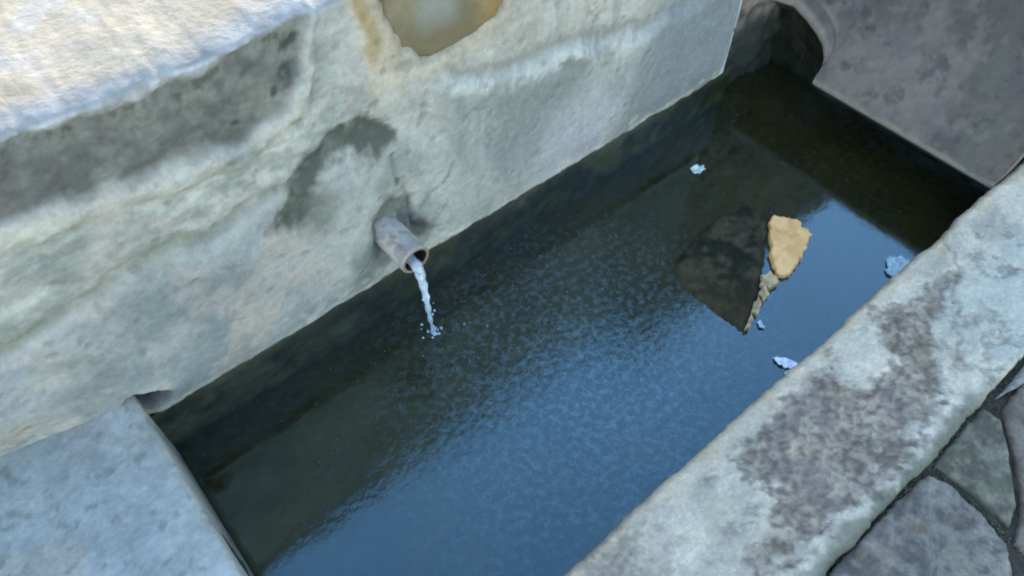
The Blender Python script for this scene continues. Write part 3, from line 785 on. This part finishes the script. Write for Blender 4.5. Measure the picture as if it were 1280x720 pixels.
# dust and bubbles drifting on the surface
def build_specks():
    rnd = random.Random(11); bm = bmesh.new()
    def add(x, y, s):
        mt = Matrix.Translation((x, y, ZW+.0008))@Matrix.Rotation(rnd.random()*3, 4, 'Z')@Matrix.Diagonal((s, s*rnd.uniform(.5, 1), s*.35, 1))
        bmesh.ops.create_icosphere(bm, subdivisions=1, radius=1, matrix=mt)
    for k in range(500):
        x = rnd.gauss(.52, .17); y = rnd.gauss(.50, .11)
        if -.05 < x < 1.3 and .18 < y < .72: add(x, y, rnd.uniform(.0005, .0013)*(1.6 if rnd.random() < .08 else 1))
    for k in range(160):
        x = rnd.uniform(-.05, 1.34); y = rnd.uniform(.18, .72); add(x, y, rnd.uniform(.0005, .0013))
    for dx, dy, s in ((0, 0, .004), (.010, -.004, .0026), (.030, -.030, .0024), (-.01, .01, .0018)): add(.434+dx, .632+dy, s)
    me = bpy.data.meshes.new('surface_bubbles'); bm.to_mesh(me); bm.free()
    o = link('surface_bubbles', me, mat_plain('bubble_film', (.13, .18, .22), .25, var=.3, scale=200))
    tag(o, 'fine bubbles and dust specks drifting on the water in front of the pipe', 'bubbles', kind='stuff')
build_specks()

# ------------------------------------------------------------ paving stones in front of the coping
def pave_col(c0, c1, spots, edge, seed):
    def f(X, Y, Z):
        n1 = fbm(X, Y, .05, seed); n2 = fbm(X, Y, .012, seed+1, 4, .6)
        C = lerp(c0, c1, ss(-.7, .7, n1*.7+n2*.8))
        C = lerp(C, spots, ss(.3, .7, fbm(X, Y, .03, seed+2))*.55)
        C = lerp(C, edge, ss(-.004, -.014, Z)*.75)
        return C
    return f
stones = [
 ('dark blue-grey paving stone with a brown border at the bottom of the joint', [(.42, -.062), (.56, -.061), (.68, -.063), (.748, -.068), (.756, -.10), (.752, -.15), (.738, -.195), (.70, -.225), (.62, -.26), (.44, -.25)], (.13, .12, .115), (.31, .29, .27), (.27, .20, .13), (.20, .15, .10)),
 ('mossy grey-green paving stone wedged between the coping and the reddish stone', [(.764, -.066), (.83, -.064), (.912, -.064), (.912, -.092), (.888, -.112), (.852, -.140), (.800, -.175), (.764, -.185), (.768, -.13)], (.12, .115, .085), (.29, .27, .21), (.07, .085, .05), (.08, .08, .06)),
 ('reddish-brown paving stone at the right edge of the frame', [(.897, -.110), (.925, -.088), (1.02, -.079), (1.072, -.16), (1.02, -.30), (.86, -.33), (.745, -.25), (.748, -.200), (.80, -.182), (.86, -.144)], (.17, .135, .115), (.31, .25, .215), (.27, .24, .22), (.12, .08, .06)),
 ('light grey paving stone above the reddish one along the coping', [(.935, -.070), (1.10, -.067), (1.25, -.069), (1.26, -.20), (1.085, -.17), (1.035, -.083)], (.27, .28, .26), (.44, .44, .41), (.22, .24, .22), (.12, .12, .10)),
]
GP = 'paving stones in front of the coping'
for i, (lab, pts, c0, c1, sp, ed) in enumerate(stones):
    o = prism('paving_stone', pts, -.07, -.004-.002*(i == 1), M_pave, pave_col(c0, c1, sp, ed, 300+i*5), rough=.0022, seed=301+i*4, rings=22, chamfer=.004, sub=16, jag=.025)
    tag(o, lab, 'paving stone', group=GP)
def build_more_paving():
    rnd = random.Random(3); c = 0
    js = [(-.62, -.26), (-.27, .12), (.13, .41)]
    row0 = [[(a+.004, -.062), (b-.004, -.062), (b-.008, -.25), (a+.012, -.26)] for a, b in js]
    row0 += [[(1.29, -.072), (1.66, -.070), (1.67, -.27), (1.27, -.25)], [(1.69, -.070), (2.05, -.072), (2.06, -.26), (1.69, -.27)]]
    cells = list(row0)
    for r in range(1):
        y1 = -.275-r*.27 if r else -.345; y0 = -.275-(r+1)*.27+.012
        x = -.62+(.13 if r % 2 else 0)
        while x < 1.95:
            w = rnd.uniform(.26, .40)
            cells.append([(x+.01, y1), (x+w-.012, y1+rnd.uniform(-.01, 0)), (x+w-.01, y0), (x+.008, y0+rnd.uniform(0, .01))]); x += w
    for k, pts in enumerate(cells):
        g = rnd.uniform(.8, 1.15); tn, t = rnd.choice([('grey', (1, 1, 1)), ('brownish', (1.12, .98, .86)), ('blue-grey', (.94, 1, 1.03))])
        num = ['first', 'second', 'third', 'fourth', 'fifth', 'sixth', 'seventh', 'eighth', 'ninth', 'tenth']
        lab = '%s paving stone, %s from the left %s' % (tn, num[k if k < 5 else k-5], 'among those beside the coping' if k < 5 else 'in the second row out from the coping')
        c0 = tuple(.14*g*v for v in t); c1 = tuple(.30*g*v for v in t)
        o = prism('paving_stone', pts, -.07, -.006-rnd.random()*.003, M_pave, pave_col(c0, c1, tuple(.2*v for v in t), (.12, .10, .08), 400+k*5), rough=.002, seed=401+k*4, rings=8, chamfer=.005, sub=10, smooth=0, jag=.03)
        tag(o, lab, 'paving stone', group=GP)
build_more_paving()
# crumbs of dirt and moss in the joints
def build_joint_dirt():
    rnd = random.Random(21); bm = bmesh.new()
    def add(x, y, z, s):
        mt = Matrix.Translation((x, y, z))@Matrix.Rotation(rnd.random()*6, 4, 'Z')@Matrix.Diagonal((s*rnd.uniform(.7, 1.4), s, s*rnd.uniform(.5, .9), 1))
        bmesh.ops.create_icosphere(bm, subdivisions=1, radius=1, matrix=mt)
    for k in range(1500):
        x = rnd.uniform(-.1, 1.3); add(x, -.0635+rnd.gauss(0, .004), -.014+rnd.random()*.005, rnd.uniform(.0006, .0018))
    for k in range(1100):
        add(rnd.uniform(.70, 1.30), rnd.uniform(-.30, -.062), -.0135+rnd.random()*.003, rnd.uniform(.0008, .0022))
    for k in range(260):
        t = rnd.random(); add(.760-.012*t+rnd.gauss(0, .004), -.07-.13*t, -.014+rnd.random()*.005, rnd.uniform(.0006, .0018))
    for v in bm.verts: v.co += Vector((rnd.uniform(-1, 1), rnd.uniform(-1, 1), rnd.uniform(-1, 1)))*.0005
    me = bpy.data.meshes.new('joint_dirt'); bm.to_mesh(me); bm.free()
    o = link('joint_dirt', me, mat_plain('joint_soil', (.060, .052, .036), 1.0, Specular_IOR_Level=.05, scale=40, var=.6), smooth=False)
    tag(o, 'dark soil crumbs and moss filling the joints between coping and paving', 'soil', kind='stuff')
build_joint_dirt()
